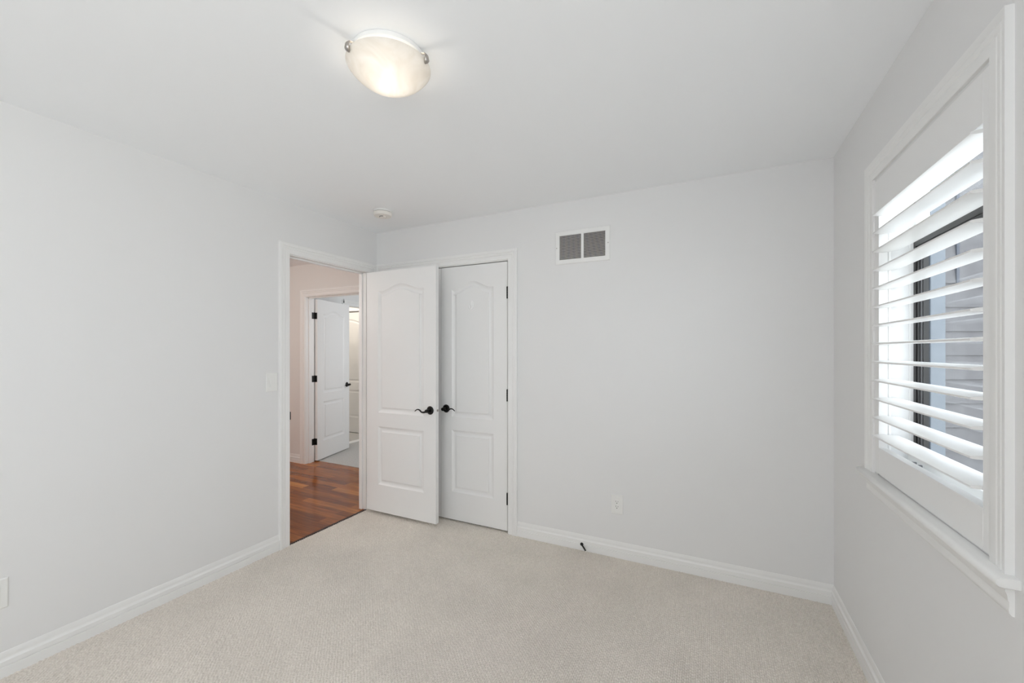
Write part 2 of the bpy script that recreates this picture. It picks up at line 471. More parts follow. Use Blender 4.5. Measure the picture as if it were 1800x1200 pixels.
casing('trim_4', CX0 + 0.002 - rv, CX1 + rv, CZ + rv, lambda a, z, t: (a, YB - t, z), 'white moulded casing around the closet doors')
b = MB()
b.box(CX0 - 0.016, CX0, YB, YB + 0.11, BZ, CZ); b.box(CX1, CX1 + 0.016, YB, YB + 0.11, BZ, CZ); b.box(CX0 - 0.016, CX1 + 0.016, YB, YB + 0.11, CZ, CZ + 0.016)
struct(b.build('trim_5', M['trim'], bevel=0.0015), 'white jamb lining the closet opening', 'door jamb')

casing('trim_6', DX0 - rv, DX1 + rv, DZ + rv, lambda a, z, t: (a, HY - t, z), 'white casing around the second doorway down the hallway')
b = MB()
b.box(DX0 - 0.016, DX0, HY, HY2, BZ, DZ); b.box(DX1, DX1 + 0.016, HY, HY2, BZ, DZ); b.box(DX0 - 0.016, DX1 + 0.016, HY, HY2, DZ, DZ + 0.016)
b.box(DX0, DX0 + 0.011, HY + 0.04, HY + 0.075, BZ, DZ); b.box(DX0, DX1, HY + 0.04, HY + 0.075, DZ - 0.011, DZ)
struct(b.build('trim_7', M['trim'], bevel=0.0015), 'white jamb of the second doorway down the hallway', 'door jamb')
casing('trim_8', OY0 - rv, OY1 + rv, OZ + rv, lambda a, z, t: (FX + t, a, z), 'white casing around the bright opening beyond the far door')
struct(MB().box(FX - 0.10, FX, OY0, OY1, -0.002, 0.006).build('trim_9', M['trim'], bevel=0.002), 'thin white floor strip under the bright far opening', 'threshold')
b = MB(); b.frame([((-6.05 - rv, BZ), (-1, 0)), ((-6.05 - rv, 2.056), (-1, 1)), ((-5.02 + 0.0, 2.056), (0, 1)), ((-5.02, 2.056), (0, 1))], CAS, lambda a, z, t: (a, 5.02 - t, z))
struct(b.build('trim_10', M['trim'], smooth=25), 'white casing above the cream panelled door', 'door casing')
# dark reducer where carpet meets hardwood
struct(MB().box(XL - 0.010, XL + 0.006, EY0, EY1, -0.006, 0.0016).build('trim_11', mat('dark_edge', (0.035, 0.014, 0.008), 0.5)), 'dark brown edge strip between carpet and hardwood', 'floor strip')


# ------------------------------------------------------------------ panel doors
PROF = [(0.0, 0.0), (0.002, -0.0016), (0.010, -0.0062), (0.021, -0.0116), (0.0265, -0.0122), (0.034, -0.0098), (0.0435, -0.0056), (0.0450, -0.0012)]


def outline(x0, x1, z0, z1, arch, n=28):
    """Panel outline, counter-clockwise seen from the front; arch adds a cathedral rise on the top edge."""
    pts = [(x0, z0), (x1, z0)]
    if arch:
        for i in range(n + 1):
            t = i / n; s = min(max((t - 0.06) / 0.88, 0), 1)
            pts.append((x1 + (x0 - x1) * t, z1 + arch * (0.5 - 0.5 * math.cos(2 * math.pi * s)) ** 0.95))
    else:
        pts += [(x1, z1), (x0, z1)]
    return pts


def inset(pts, d):
    n = len(pts); out = []
    for i in range(n):
        a, b, c = Vector(pts[i - 1]), Vector(pts[i]), Vector(pts[(i + 1) % n])
        e1 = (b - a).normalized(); e2 = (c - b).normalized()
        n1 = Vector((-e1.y, e1.x)); n2 = Vector((-e2.y, e2.x))
        m_ = (n1 + n2); m_ = m_ / max(m_.dot(n1), 0.3)
        out.append(tuple(b + m_ * d))
    return out


def panel_door_mesh(name, wd, z0, z1, th, panels, material, parent, both=True):
    """Slab from x = 0..wd, y = 0 (front) .. th (rear), with moulded panels on the faces."""
    bm = bmesh.new()

    def face(y, sgn):
        loops = [[(0, z0), (wd, z0), (wd, z1), (0, z1)]] + [outline(*p) for p in panels]
        edges = []
        for lp in loops:
            vs = [bm.verts.new((x, y, z)) for x, z in lp]
            for i in range(len(vs)): edges.append(bm.edges.new((vs[i], vs[(i + 1) % len(vs)])))
        bmesh.ops.triangle_fill(bm, use_beauty=True, use_dissolve=False, edges=edges)
        for p in panels:
            base_ = outline(*p); prev = None
            for d, h in PROF:
                ring = [bm.verts.new((x, y - sgn * h, z)) for x, z in inset(base_, d)]
                if prev:
                    for i in range(len(ring)):
                        j = (i + 1) % len(ring)
                        f = bm.faces.new((prev[i], prev[j], ring[j], ring[i])); f.smooth = True
                prev = ring
            ed = [bm.edges.get((prev[i], prev[(i + 1) % len(prev)])) for i in range(len(prev))]
            bmesh.ops.triangle_fill(bm, use_beauty=True, use_dissolve=False, edges=ed)

    face(0.0, 1.0)
    if both: face(th, -1.0)
    else:
        bm.faces.new([bm.verts.new(c) for c in ((0, th, z0), (wd, th, z0), (wd, th, z1), (0, th, z1))])
    for c in (((0, 0, z0), (wd, 0, z0), (wd, th, z0), (0, th, z0)), ((0, 0, z1), (wd, 0, z1), (wd, th, z1), (0, th, z1)),
              ((0, 0, z0), (0, th, z0), (0, th, z1), (0, 0, z1)), ((wd, 0, z0), (wd, th, z0), (wd, th, z1), (wd, 0, z1))):
        bm.faces.new([bm.verts.new(p) for p in c])
    bmesh.ops.remove_doubles(bm, verts=bm.verts, dist=0.00005)
    bmesh.ops.recalc_face_normals(bm, faces=bm.faces)
    me = bpy.data.meshes.new(name); bm.to_mesh(me); bm.free()
    me.set_sharp_from_angle(angle=R(28))
    me.materials.append(material)
    o = bpy.data.objects.new(name, me); COL.objects.link(o); o.parent = parent
    return o


def lever(parent, x, z, y, out, way, label):
    """Lever set: rosette on the face at y, projecting along out (-1 towards -y), the lever running along way (+1 / -1 in x)."""
    d = out
    h = bpy.data.objects.new('door_handle', None); COL.objects.link(h); h.parent = parent; h.location = (x, y, z)
    h['label'] = label
    b = MB().lathe([(0.0, -0.001 * d), (0.0325, -0.001 * d), (0.0335, 0.003 * d), (0.031, 0.006 * d), (0.027, 0.0075 * d), (0.024, 0.0105 * d), (0.016, 0.0125 * d), (0.0, 0.013 * d)], axis='Y', seg=36)
    b.build('rosette', M['black'], h, smooth=30)
    b = MB().lathe([(0.0, 0.010 * d), (0.011, 0.010 * d), (0.0105, 0.030 * d), (0.013, 0.036 * d), (0.0145, 0.046 * d), (0.0125, 0.056 * d), (0.0, 0.058 * d)], axis='Y', seg=24)
    P = []; rr = []
    for i in range(19):
        t = i / 18
        px = way * (0.004 + 0.112 * t)
        pz = -0.003 - 0.0085 * math.sin(math.pi * min(t / 0.55, 1)) * (1 if t < 0.55 else 0) + (0.0115 * math.sin(math.pi * (t - 0.42) / 0.58) if t > 0.42 else 0) - 0.006 * max(0, t - 0.8) / 0.2
        P.append((px, (0.047 + 0.002 * math.sin(math.pi * t)) * d, pz))
        rr.append(0.0105 - 0.0066 * t ** 0.8 if t < 0.97 else 0.0026)
    b.tube(P, rr, seg=12, flat=0.85)
    b.build('lever', M['black'], h, smooth=50)
    return h


def hinge(parent, x, y, z, hh=0.089, r=0.0058, leaves=()):
    b = MB(); k = 5
    for i in range(k):
        z0 = z - hh / 2 + hh * i / k
        b.lathe([(0.0, z0 + 0.0004), (r, z0 + 0.0004), (r, z0 + hh / k - 0.0004), (0.0, z0 + hh / k - 0.0004)], c=(x, y, 0), seg=14)
    b.lathe([(0.0, z + hh / 2), (r * 0.8, z + hh / 2), (r * 0.8, z + hh / 2 + 0.003), (0.0, z + hh / 2 + 0.0045)], c=(x, y, 0), seg=12)
    for bx in leaves: b.box(*bx)
    o = b.build('hinge', M['black'], parent, smooth=40); o['label'] = 'black metal hinge'
    return o


HZ = (1.824, 1.043, 0.257)

# ---- door_1: the bedroom door, swung open in front of the closet
d1 = thing('door_1', (-2.665, 2.617, 0.0), 'white two panel bedroom door standing open in front of the closet', 'door', kind='structure')
W1 = 0.729
panel_door_mesh('door_leaf', W1, 0.024, 2.054, 0.035, [(0.131, 0.610, 0.862, 1.884, 0.053), (0.131, 0.610, 0.253, 0.744, 0)], M['door'], d1)
lever(d1, 0.675, 0.913, 0.0, -1, -1, 'black lever handle')
lever(d1, 0.675, 0.913, 0.035, 1, -1, 'black lever handle on the rear face')
for z in HZ: hinge(d1, -0.011, 0.029, z + 0.006, leaves=[(-0.0022, 0.0, 0.002, 0.033, z - 0.038, z + 0.050)])
b = MB().box(W1 - 0.0005, W1 + 0.0010, 0.006, 0.029, 0.884, 0.942)
o = b.build('latch_plate', M['trim'], d1)
b = MB().box(W1, W1 + 0.010, 0.011, 0.024, 0.905, 0.921)
lb = b.build('latch_bolt', M['nickel'], o, bevel=0.002); lb['label'] = 'metal latch bolt'

# ---- closet leaves
LZ0, LZ1 = 0.013, 2.063
d2 = thing('door_2', (-2.002, YB + 0.002, 0.0), 'white closet door leaf with small hook, right of the open door', 'door', kind='structure')
W2 = 0.609
panel_door_mesh('door_leaf', W2, LZ0, LZ1, 0.035, [(0.104, 0.491, 0.845, 1.881, 0.056), (0.104, 0.491, 0.238, 0.740, 0)], M['door'], d2, both=False)
lever(d2, 0.050, 0.910, 0.0, -1, 1, 'black lever handle')
for z in HZ: hinge(d2, W2 + 0.0025, -0.0045, z)
d3 = thing('door_3', (-2.6185, YB + 0.002, 0.0), 'white closet door leaf hidden behind the open bedroom door', 'door', kind='structure')
panel_door_mesh('door_leaf', 0.6135, LZ0, LZ1, 0.035, [(0.110, 0.497, 0.845, 1.881, 0.056), (0.110, 0.497, 0.238, 0.740, 0)], M['door'], d3, both=False)
for z in HZ: hinge(d3, -0.002, -0.0045, z)

# ---- adhesive hook on the closet leaf
hk = thing('adhesive_hook', (-1.706, YB + 0.002 + 0.0012, 1.745), 'small white adhesive hook stuck on the closet door panel', 'hook')
b = MB()
plate = [(0.021 * math.cos(a) * 0.62, 0.036 * math.sin(a)) for a in [2 * math.pi * k / 28 for k in range(28)]]
b.rings([[(x, 0.0, z) for x, z in plate], [(x, -0.004, z) for x, z in plate], [(x * 0.86, -0.006, z * 0.92) for x, z in plate]])
b.build('back_plate', M['hook'], hk, smooth=40)
b = MB(); P = [(0.0, -0.005, -0.012), (0.0, -0.008, -0.026), (-0.002, -0.016, -0.033), (-0.007, -0.023, -0.028), (-0.011, -0.026, -0.012), (-0.013, -0.027, 0.0)]
b.tube(P, [0.006, 0.0062, 0.006, 0.0056, 0.005, 0.0035], seg=10, up=(1, 0, 0))
b.build('hook_arm', M['hook'], hk, smooth=50)

# ---- door_4: open door at the end of the hallway
a4 = math.atan2(4.205 - 3.532, -4.616 + 4.425)
d4 = thing('door_4', (-4.425, 3.532, 0.0), 'white two panel door standing open beyond the hallway', 'door', rz=a4, kind='structure')
panel_door_mesh('door_leaf', 0.700, 0.012, 2.030, 0.035, [(0.118, 0.582, 0.845, 1.855, 0.053), (0.118, 0.582, 0.238, 0.735, 0)], M['door'], d4)
lever(d4, 0.640, 0.913, 0.0, -1, -1, 'black lever handle')
lever(d4, 0.640, 0.913, 0.035, 1, -1, 'black lever handle on the rear face')
ca, sa = math.cos(-a4), math.sin(-a4)
for z in (1.822, 1.034, 0.247):
    h4 = hinge(d4, -0.004, 0.038, z, hh=0.080, leaves=[(-0.0020, 0.0, 0.004, 0.036, z - 0.040, z + 0.040)])
# jamb leaves of the same hinges
for z in (1.822, 1.034, 0.247):
    o = MB().box(DX0 - 0.001, DX0 + 0.002, HY2 - 0.036, HY2 + 0.004, z - 0.040, z + 0.040).build('hinge_leaf', M['black'], jamb, bevel=0.003)
    o.parent = bpy.data.objects['trim_7']; o['label'] = 'black metal hinge leaf'

# ---- door_5: panelled door seen past door_4
d5 = thing('door_5', (-6.04, 5.045, 0.0), 'cream lit panelled door seen past the open hallway door', 'door', kind='structure')
panel_door_mesh('door_leaf', 1.01, 0.010, 2.036, 0.035, [(0.13, 0.88, 0.859, 1.862, 0.062), (0.13, 0.88, 0.263, 0.727, 0)], M['door'], d5, both=False)

# ------------------------------------------------------------------ window with plantation shutter
win = thing('window_1', (0, 0, 0), 'window with black sash behind the white shutter', 'window', kind='structure')
b = MB()
b.box(XR + 0.002, XO, WY0, WY0 + 0.010, WZ0, WZ1); b.box(XR + 0.002, XO, WY1 - 0.010, WY1, WZ0, WZ1)
b.box(XR + 0.002, XO, WY0, WY1, WZ1 - 0.010, WZ1); b.box(XR + 0.002, XO, WY0, WY1, WZ0, WZ0 + 0.010)
b.build('window_jamb', M['vinyl'], win)
b = MB()
fx0, fx1 = 0.703, 0.744
ya, yb_ = WY0 + 0.010, WY1 - 0.010
b.box(fx0 + 0.003, fx1, ya, yb_, 2.030, WZ1 - 0.010); b.box(fx0 + 0.003, fx1, ya, yb_, 1.800, 1.815)
b.box(fx0 + 0.003, fx1, ya, ya + 0.03, 1.815, 2.03); b.box(fx0 + 0.003, fx1, yb_ - 0.03, yb_, 1.815, 2.03)
b.box(fx0 + 0.003, fx1, ya, yb_, WZ0 + 0.010, 0.957); b.box(fx0 - 0.030, fx1, ya, yb_, WZ0 + 0.010, 0.920); b.box(fx0 - 0.014, fx0 + 0.002, ya, yb_, WZ0 + 0.010, 0.986)
b.box(0.632, 0.640, yb_ - 0.003, yb_, WZ0 + 0.01, WZ1 - 0.01); b.box(0.694, fx1, yb_ - 0.004, yb_, WZ0 + 0.01, WZ1 - 0.01)
b.box(0.632, 0.640, ya, ya + 0.003, WZ0 + 0.01, WZ1 - 0.01); b.box(0.694, fx1, ya, ya + 0.004, WZ0 + 0.01, WZ1 - 0.01)
b.build('window_frame', M['trim'], win, bevel=0.0015)
b = MB(); g0, g1, gz0, gz1 = ya + 0.004, yb_ - 0.004, 0.957, 1.800


def rect(b, i0, i1, xa, xb, mi=0):
    """Rectangular ring between insets i0 < i1 of the sash opening."""
    b.box(xa, xb, g0 + i0, g0 + i1, gz0 + i0, gz1 - i0, mi); b.box(xa, xb, g1 - i1, g1 - i0, gz0 + i0, gz1 - i0, mi)
    b.box(xa, xb, g0 + i1, g1 - i1, gz0 + i0, gz0 + i1, mi); b.box(xa, xb, g0 + i1, g1 - i1, gz1 - i1, gz1 - i0, mi)


rect(b, 0.000, 0.019, 0.706, 0.734); rect(b, 0.019, 0.024, 0.711, 0.734, 1); rect(b, 0.024, 0.034, 0.709, 0.734); rect(b, 0.034, 0.042, 0.714, 0.734, 1)
rect(b, 0.042, 0.047, 0.718, 0.734)
b.box(0.734, 0.746, g0 - 0.003, g0 + 0.004, gz0, gz1); b.box(0.734, 0.746, g1 - 0.004, g1 + 0.003, gz0, gz1)
b.build('sash', [M['sash'], M['spacer']], win)
MB().box(0.724, 0.727, g0 + 0.045, g1 - 0.045, gz0 + 0.045, gz1 - 0.045).build('glass_pane', M['glass'], win)
MB().box(0.724, 0.727, ya + 0.03, yb_ - 0.03, 1.815, 2.030).build('transom_pane', M['glass'], win)
lk = MB().box(0.660, 0.676, 1.985, 1.992, WZ0 + 0.010, 0.975); lk.box(0.660, 0.676, 1.94, 1.947, WZ0 + 0.010, 0.975)
lk.build('window_latch', M['spacer'], win, bevel=0.002)

# casing around the shuttered window (legs stand on the stool)
WC = [(0.0, 0.0), (0.0, 0.0095), (0.004, 0.011), (0.026, 0.0105), (0.030, 0.0085), (0.035, 0.0115), (0.046, 0.0125), (0.050, 0.0105), (0.055, 0.0135), (0.064, 0.0155), (0.069, 0.0160), (0.069, 0.0)]
c0, c1, cz1 = WY0 + 0.001, 2.150, 2.078
b = MB().frame([((c0, 0.884), (-1, 0)), ((c0, cz1), (-1, 1)), ((c1, cz1), (1, 1)), ((c1, 0.884), (1, 0))], [(u * 1.03, t) for u, t in WC], lambda a, z, t: (XR - t, a, z))
struct(b.build('trim_12', M['trim'], smooth=22), 'white moulded casing around the shuttered window', 'window casing')
# stool with a round nose
b = MB()
nose = [(XR + 0.0, 0.884)] + [(0.575 - 0.0125 * math.cos(a), 0.8715 + 0.0125 * math.sin(a)) for a in [R(90 - 180 * k / 12) for k in range(13)]] + [(XR, 0.859)]
yr0, yr1 = 1.277, 2.244
secs = []
for y, k in ((yr0, 0.80), (yr0 + 0.004, 1.0), (yr1 - 0.004, 1.0), (yr1, 0.80)):
    secs.append([(XR - (XR - x) * (1 if k == 1 else 0.96), y, 0.8715 + (z - 0.8715) * k) for x, z in nose])
b.rings(secs)
struct(b.build('trim_13', M['trim'], smooth=40), 'white rounded window sill under the shutter', 'window sill')
AP = [(0.0, 0.859), (0.0145, 0.859), (0.0150, 0.846), (0.0120, 0.838), (0.0105, 0.826), (0.0085, 0.823), (0.0085, 0.812), (0.0100, 0.806), (0.0085, 0.798), (0.004, 0.7925), (0.0, 0.7915)]
b = MB(); b.rings([[(XR - t, y, z) for t, z in AP] for y in (1.298, 2.222)])
struct(b.build('trim_14', M['trim'], smooth=30), 'white moulded apron below the window sill', 'window apron')

# shutter panel
sh = thing('plantation_shutter', (0.620, (c0 + c1) / 2, 0.886), 'white plantation shutter with thirteen open louvers over the window', 'shutter')
oy = (c0 + c1) / 2; oz = 0.886; ox = 0.620
P0, P1, PZ0, PZ1 = c0 + 0.004, c1 - 0.004, 0.892, 2.066
O0, O1, OZ0, OZ1 = 1.408, 2.100, 0.996, 1.940
px0, px1 = 0.6005, 0.6285
pz_top = PZ1


def loc_box(b, x0, x1, y0, y1, z0, z1): b.box(x0 - ox, x1 - ox, y0 - oy, y1 - oy, z0 - oz, z1 - oz)


for nm, y0, y1 in (('stile', P0, O0), ('stile', O1, P1)):
    b = MB(); loc_box(b, px0, px1, y0, y1, PZ0, PZ1); b.build(nm, M['shutter'], sh, bevel=0.0012)
b = MB(); loc_box(b, px0, px1, O0, O1, OZ1, PZ1); b.build('top_rail', M['shutter'], sh, bevel=0.0012)
b = MB(); loc_box(b, px0, px1, O0, O1, PZ0, OZ0); b.build('bottom_rail', M['shutter'], sh, bevel=0.0012)
for z in (1.880, 1.43, 1.06):
    b = MB().lathe([(0.0, z - 0.032 - oz), (0.004, z - 0.032 - oz), (0.004, z - 0.001 - oz), (0.003, z - oz), (0.004, z + 0.001 - oz), (0.004, z + 0.032 - oz), (0.0, z + 0.032 - oz)], c=(px0 - 0.001 - ox, P1 + 0.001 - oy, 0), seg=12)
    b.build('shutter_hinge', M['shutter'], sh, smooth=40)
lw, lt = 0.0425, 0.0052
half = [(lw, 0.0024), (lw * 0.93, 0.0033), (lw * 0.75, 0.0044), (lw * 0.4, 0.0053), (0.0, 0.0056), (-lw * 0.4, 0.0053), (-lw * 0.75, 0.0044), (-lw * 0.93, 0.0033), (-lw, 0.0024)]
ell = half + [(x, -z) for x, z in half[::-1]]
til = R(2.0)
LVX = 0.6215


def louver_mesh():
    b = MB(); rr = []
    for y in (O0 + 0.002 - oy, O1 - 0.002 - oy):
        rr.append([(x * math.cos(til) - z * math.sin(til), y, x * math.sin(til) + z * math.cos(til)) for x, z in ell])
    return b.rings(rr)


lv = louver_mesh().build('louver', M['shutter'], sh, smooth=30)
z_first, z_last = 1.9230, 1.0450
for i in range(13):
    c = lv if i == 0 else lv.copy()
    if i: COL.objects.link(c); c.parent = sh
    c.location = (LVX - ox, 0, z_first + (z_last - z_first) * i / 12 - oz)

# ---- added window in the wall opposite the closet, put in to light the room
w3 = thing('added_window_2', (0, 0, 0), 'added unseen window opposite the closet, lets in fill light', 'window', kind='structure')
b = MB(); q0, q1 = YF - 0.10, YF - 0.02
b.box(-1.4, -1.35, q0, q1, 0.80, 2.10); b.box(-0.15, -0.10, q0, q1, 0.80, 2.10); b.box(-1.4, -0.10, q0, q1, 0.80, 0.85); b.box(-1.4, -0.10, q0, q1, 2.05, 2.10)
b.build('window_frame', M['trim'], w3)

w3 = thing('added_window_3', (0, 0, 0), 'added white framed window in the right wall behind the camera, lets in fill light', 'window', kind='structure')  # unseen opening, added to light the left wall and ceiling
b = MB()
b.box(XR + 0.02, XO - 0.02, VY0, VY0 + 0.05, VZ0, VZ1); b.box(XR + 0.02, XO - 0.02, VY1 - 0.05, VY1, VZ0, VZ1)
b.box(XR + 0.02, XO - 0.02, VY0, VY1, VZ0, VZ0 + 0.05); b.box(XR + 0.02, XO - 0.02, VY0, VY1, VZ1 - 0.05, VZ1)
b.build('window_frame', M['trim'], w3)

# ------------------------------------------------------------------ outside
gm = MB().box(XO, 14, -8, 14, T - 0.1, T).build('ground', M['ground'])
struct(gm, 'pale ground outside the window', 'ground')
Fv = Vector((-math.sin(YAW), math.cos(YAW), 0)); Rv = Vector((math.cos(YAW), math.sin(YAW), 0))
D = 3.10
nh = thing('house', (0, 0, 0), 'grey lap sided neighbouring house outside the window', 'house', rz=YAW)
# in the house's own axes: x along its front wall, y into the house


def nx(px, d=D): return (px - 900) / 718.35 * d


xa, xb = nx(1650), nx(1650) + 5.0
b = MB(); lap = 0.1815
zz = 1.38 - (582 - 617) / 718.35 * D
k0 = int((zz - T) / lap) + 1
z = zz - k0 * lap
prof = []
while z < 4.2:
    if z + lap > T:
        prof += [(max(z, T), -0.020), (z + lap, -0.006)]
    z += lap
v = []; f = []
for yi, x in enumerate((xa, xb)):
    for (pz, py) in prof: v.append((x, D + py, pz))
n_ = len(prof)
for j in range(n_ - 1): f.append((j, j + 1, n_ + j + 1, n_ + j))
b.add(v, f); b.box(xa, xb, D, D + 3.0, T, 4.3)
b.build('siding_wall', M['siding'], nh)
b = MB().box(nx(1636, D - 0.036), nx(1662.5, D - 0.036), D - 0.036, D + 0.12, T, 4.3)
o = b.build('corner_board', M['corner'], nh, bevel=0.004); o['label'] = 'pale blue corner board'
b = MB().box(nx(1624, D - 0.03), nx(1636, D - 0.036) - 0.001, D - 0.03, D + 0.04, T, 4.3)
o = b.build('downspout', M['slate'], nh, bevel=0.006); o['label'] = 'dark slate downspout'
b = MB(); wz0 = 1.38 + (617 - 503) / 718.35 * D
wx0, wx1, wz1 = nx(1682, D - 0.026), nx(1682) + 1.0, wz0 + 1.25
for q in ((wx0, wx0 + 0.022, wz0, wz1), (wx1 - 0.022, wx1, wz0, wz1), (wx0, wx1, wz0, wz0 + 0.022), (wx0, wx1, wz1 - 0.022, wz1)):
    b.box(q[0], q[1], D - 0.026, D + 0.02, q[2], q[3])
fr = b.build('window', M['slate'], nh); fr['label'] = 'window with dark slate frame'
MB().box(wx0 + 0.02, wx1 - 0.02, D - 0.023, D - 0.018, wz0 + 0.02, wz1 - 0.02).build('pane', M['siding'], fr)
b = MB(); b.add([(xa - 0.3, D - 0.35, 4.2), (xb + 0.3, D - 0.35, 4.2), (xb + 0.3, D + 1.5, 5.2), (xa - 0.3, D + 1.5, 5.2), (xa - 0.3, D + 3.3, 4.2), (xb + 0.3, D + 3.3, 4.2)],
               [(0, 1, 2, 3), (3, 2, 5, 4), (0, 3, 4), (1, 5, 2), (0, 4, 5, 1)])
b.build('roof', M['slate'], nh)

# ------------------------------------------------------------------ ceiling light
LC = (-1.0425, 1.131)
cl = thing('ceiling_light', (LC[0], LC[1], H), 'lit alabaster glass bowl ceiling light with brushed metal clips', 'ceiling light')
b = MB().lathe([(0.0, -0.001), (0.129, -0.001), (0.131, -0.005), (0.131, -0.017), (0.127, -0.020), (0.120, -0.021), (0.0, -0.021)], seg=56)
b.build('base_plate', M['ventpaint'], cl, smooth=35)
# bowl: a cap of a sphere with a small turned rim and some thickness
rb, dep, zr = 0.145, 0.074, -0.042
Rs = (rb * rb + dep * dep) / (2 * dep)
out = []; inn = []
amax = math.asin(rb / Rs)
for k in range(23):
    a = amax * k / 22
    out.append((Rs * math.sin(a), zr - dep + Rs * (1 - math.cos(a))))
    inn.append(((Rs - 0.004) * math.sin(a) * 0.985, zr - dep + 0.004 + (Rs - 0.004) * (1 - math.cos(a))))
prof = out + [(rb + 0.002, zr + 0.003), (rb - 0.001, zr + 0.005)] + inn[::-1]
MB().lathe([(max(r_, 1e-5), z_) for r_, z_ in prof], seg=72).build('glass_bowl', M['alabaster'], cl, smooth=60)
away = Vector((-0.628, 0.778, 0)).normalized()
for k in range(3):
    c = Matrix.Rotation(R(120 * k), 3, 'Z') @ away; tn = Vector((-c.y, c.x, 0))
    b = MB(); rr = []
    # flared clip: an arm from the plate, hooking over the rim
    for (r_, z_, wdt, th_) in ((0.125, -0.014, 0.006, 0.003), (0.145, -0.020, 0.008, 0.004), (0.1505, -0.028, 0.0125, 0.006), (0.1515, -0.041, 0.0135, 0.0075), (0.149, -0.049, 0.009, 0.007), (0.146, -0.054, 0.003, 0.003)):
        ct = c * r_ + Vector((0, 0, z_))
        rr.append([tuple(ct + tn * (wdt * math.cos(t)) + c * (th_ * math.sin(t))) for t in [2 * math.pi * k_ / 10 for k_ in range(10)]])
    b.rings(rr); o = b.build('clip', M['nickel'], cl, smooth=40); o['label'] = 'brushed nickel clip'
b = MB().lathe([(0.0, -0.020), (0.014, -0.020), (0.014, -0.036), (0.0, -0.036)], seg=20)
sk = b.build('lamp_socket', M['plastic'], cl, smooth=35)
point('ceiling_light_bulb', (LC[0], LC[1], H - 0.068), 0.62, (1.0, 0.94, 0.87), 0.026)

# ------------------------------------------------------------------ smoke detector
sd = thing('smoke_detector', (-2.232, 2.352, H), 'round white smoke detector on the ceiling near the corner', 'smoke detector')
MB().lathe([(0.0, -0.0005), (0.066, -0.0005), (0.067, -0.003), (0.067, -0.012), (0.0, -0.012)], seg=48).build('mounting_plate', M['plastic'], sd, smooth=35)
MB().lathe([(0.0, -0.0115), (0.062, -0.0115), (0.062, -0.0155), (0.0, -0.0155)], seg=48).build('sounder_gap', M['dark'], sd, smooth=35)
MB().lathe([(0.0, -0.015), (0.066, -0.015), (0.067, -0.018), (0.066, -0.034), (0.063, -0.040), (0.052, -0.043), (0.028, -0.044), (0.026, -0.0425), (0.0, -0.0425)], seg=48).build('housing', M['cream'], sd, smooth=35)
MB().lathe([(0.0, -0.042), (0.021, -0.042), (0.021, -0.046), (0.017, -0.0485), (0.0, -0.049)], seg=32).build('test_button', M['cream'], sd, smooth=35)
b = MB(); P = [(0.0225 * math.cos(a), 0.0225 * math.sin(a), -0.0445) for a in [R(200 + 120 * k / 16) for k in range(17)]]
b.tube(P, 0.0022, seg=8); b.build('button_slot', M['dark'], sd, smooth=50)

# ------------------------------------------------------------------ air vent
vx0, vx1, vz0, vz1 = -1.004, -0.613, 1.997, 2.233
av = thing('air_vent', ((vx0 + vx1) / 2, YB, vz0), 'white louvered air return vent high on the closet wall', 'vent')
ax, az = (vx0 + vx1) / 2, vz0
b = MB()
lx0, lx1, lm0, lm1, lz0, lz1 = -0.966, -0.645, -0.813, -0.795, 2.026, 2.211
FL = [(0.0, 0.0), (0.0, 0.0035), (0.004, 0.0075), (0.030, 0.0085), (0.0345, 0.0070), (0.0345, 0.0)]
b.frame([((vx0 - ax, vz0 - az), (1, 1)), ((vx1 - ax, vz0 - az), (-1, 1)), ((vx1 - ax, vz1 - az), (-1, -1)), ((vx0 - ax, vz1 - az), (1, -1))],
        [(u * 0.92, t) for u, t in FL], lambda a, z, t: (a, -t, z), closed=True)
b.box(lm0 - ax, lm1 - ax, -0.0075, -0.0005, lz0 - az - 0.004, lz1 - az + 0.004)
b.build('vent_frame', M['ventpaint'], av, smooth=25)
MB().box(lx0 - ax - 0.004, lx1 - ax + 0.004, -0.0012, -0.0004, lz0 - az - 0.003, lz1 - az + 0.003).build('duct_opening', M['duct'], av)
for (sa_, sb_) in ((lx0, lm0), (lm1, lx1)):
    b = MB(); ns = 23
    for k in range(ns):
        z = lz0 - az + (lz1 - lz0) * (k + 0.5) / ns
        x0, x1 = sa_ - ax - 0.002, sb_ - ax + 0.002
        b.add([(x0, -0.0070, z - 0.0026), (x1, -0.0070, z - 0.0026), (x1, -0.0016, z + 0.0012), (x0, -0.0016, z + 0.0012),
               (x0, -0.0070, z - 0.0018), (x1, -0.0070, z - 0.0018), (x1, -0.0016, z + 0.0020), (x0, -0.0016, z + 0.0020)],
              [(0, 1, 2, 3), (7, 6, 5, 4), (0, 4, 5, 1), (3, 2, 6, 7), (0, 3, 7, 4), (1, 5, 6, 2)])
    b.build('louver_bank', M['ventpaint'], av)
for x in (vx0 + 0.012, vx1 - 0.012):
    MB().lathe([(0.0, -0.0080), (0.0038, -0.0080), (0.0036, -0.0094), (0.0, -0.0100)], c=(x - ax, 0, 2.115 - az), axis='Y', seg=14).build('screw', M['nickel'], av, smooth=40)


# ------------------------------------------------------------------ plates
def plate(b, w_, h_, y0=0.0, t=0.006):
    """Raised cover plate in local x (width), z (height), projecting to -y."""
    r = []
    for d_, y in ((0.0, -0.0002), (0.0, -0.0030), (0.0045, -t)):
        r.append([(-w_ / 2 + d_, y, -h_ / 2 + d_), (w_ / 2 - d_, y, -h_ / 2 + d_), (w_ / 2 - d_, y, h_ / 2 - d_), (-w_ / 2 + d_, y, h_ / 2 - d_)])
    return b.rings(r)


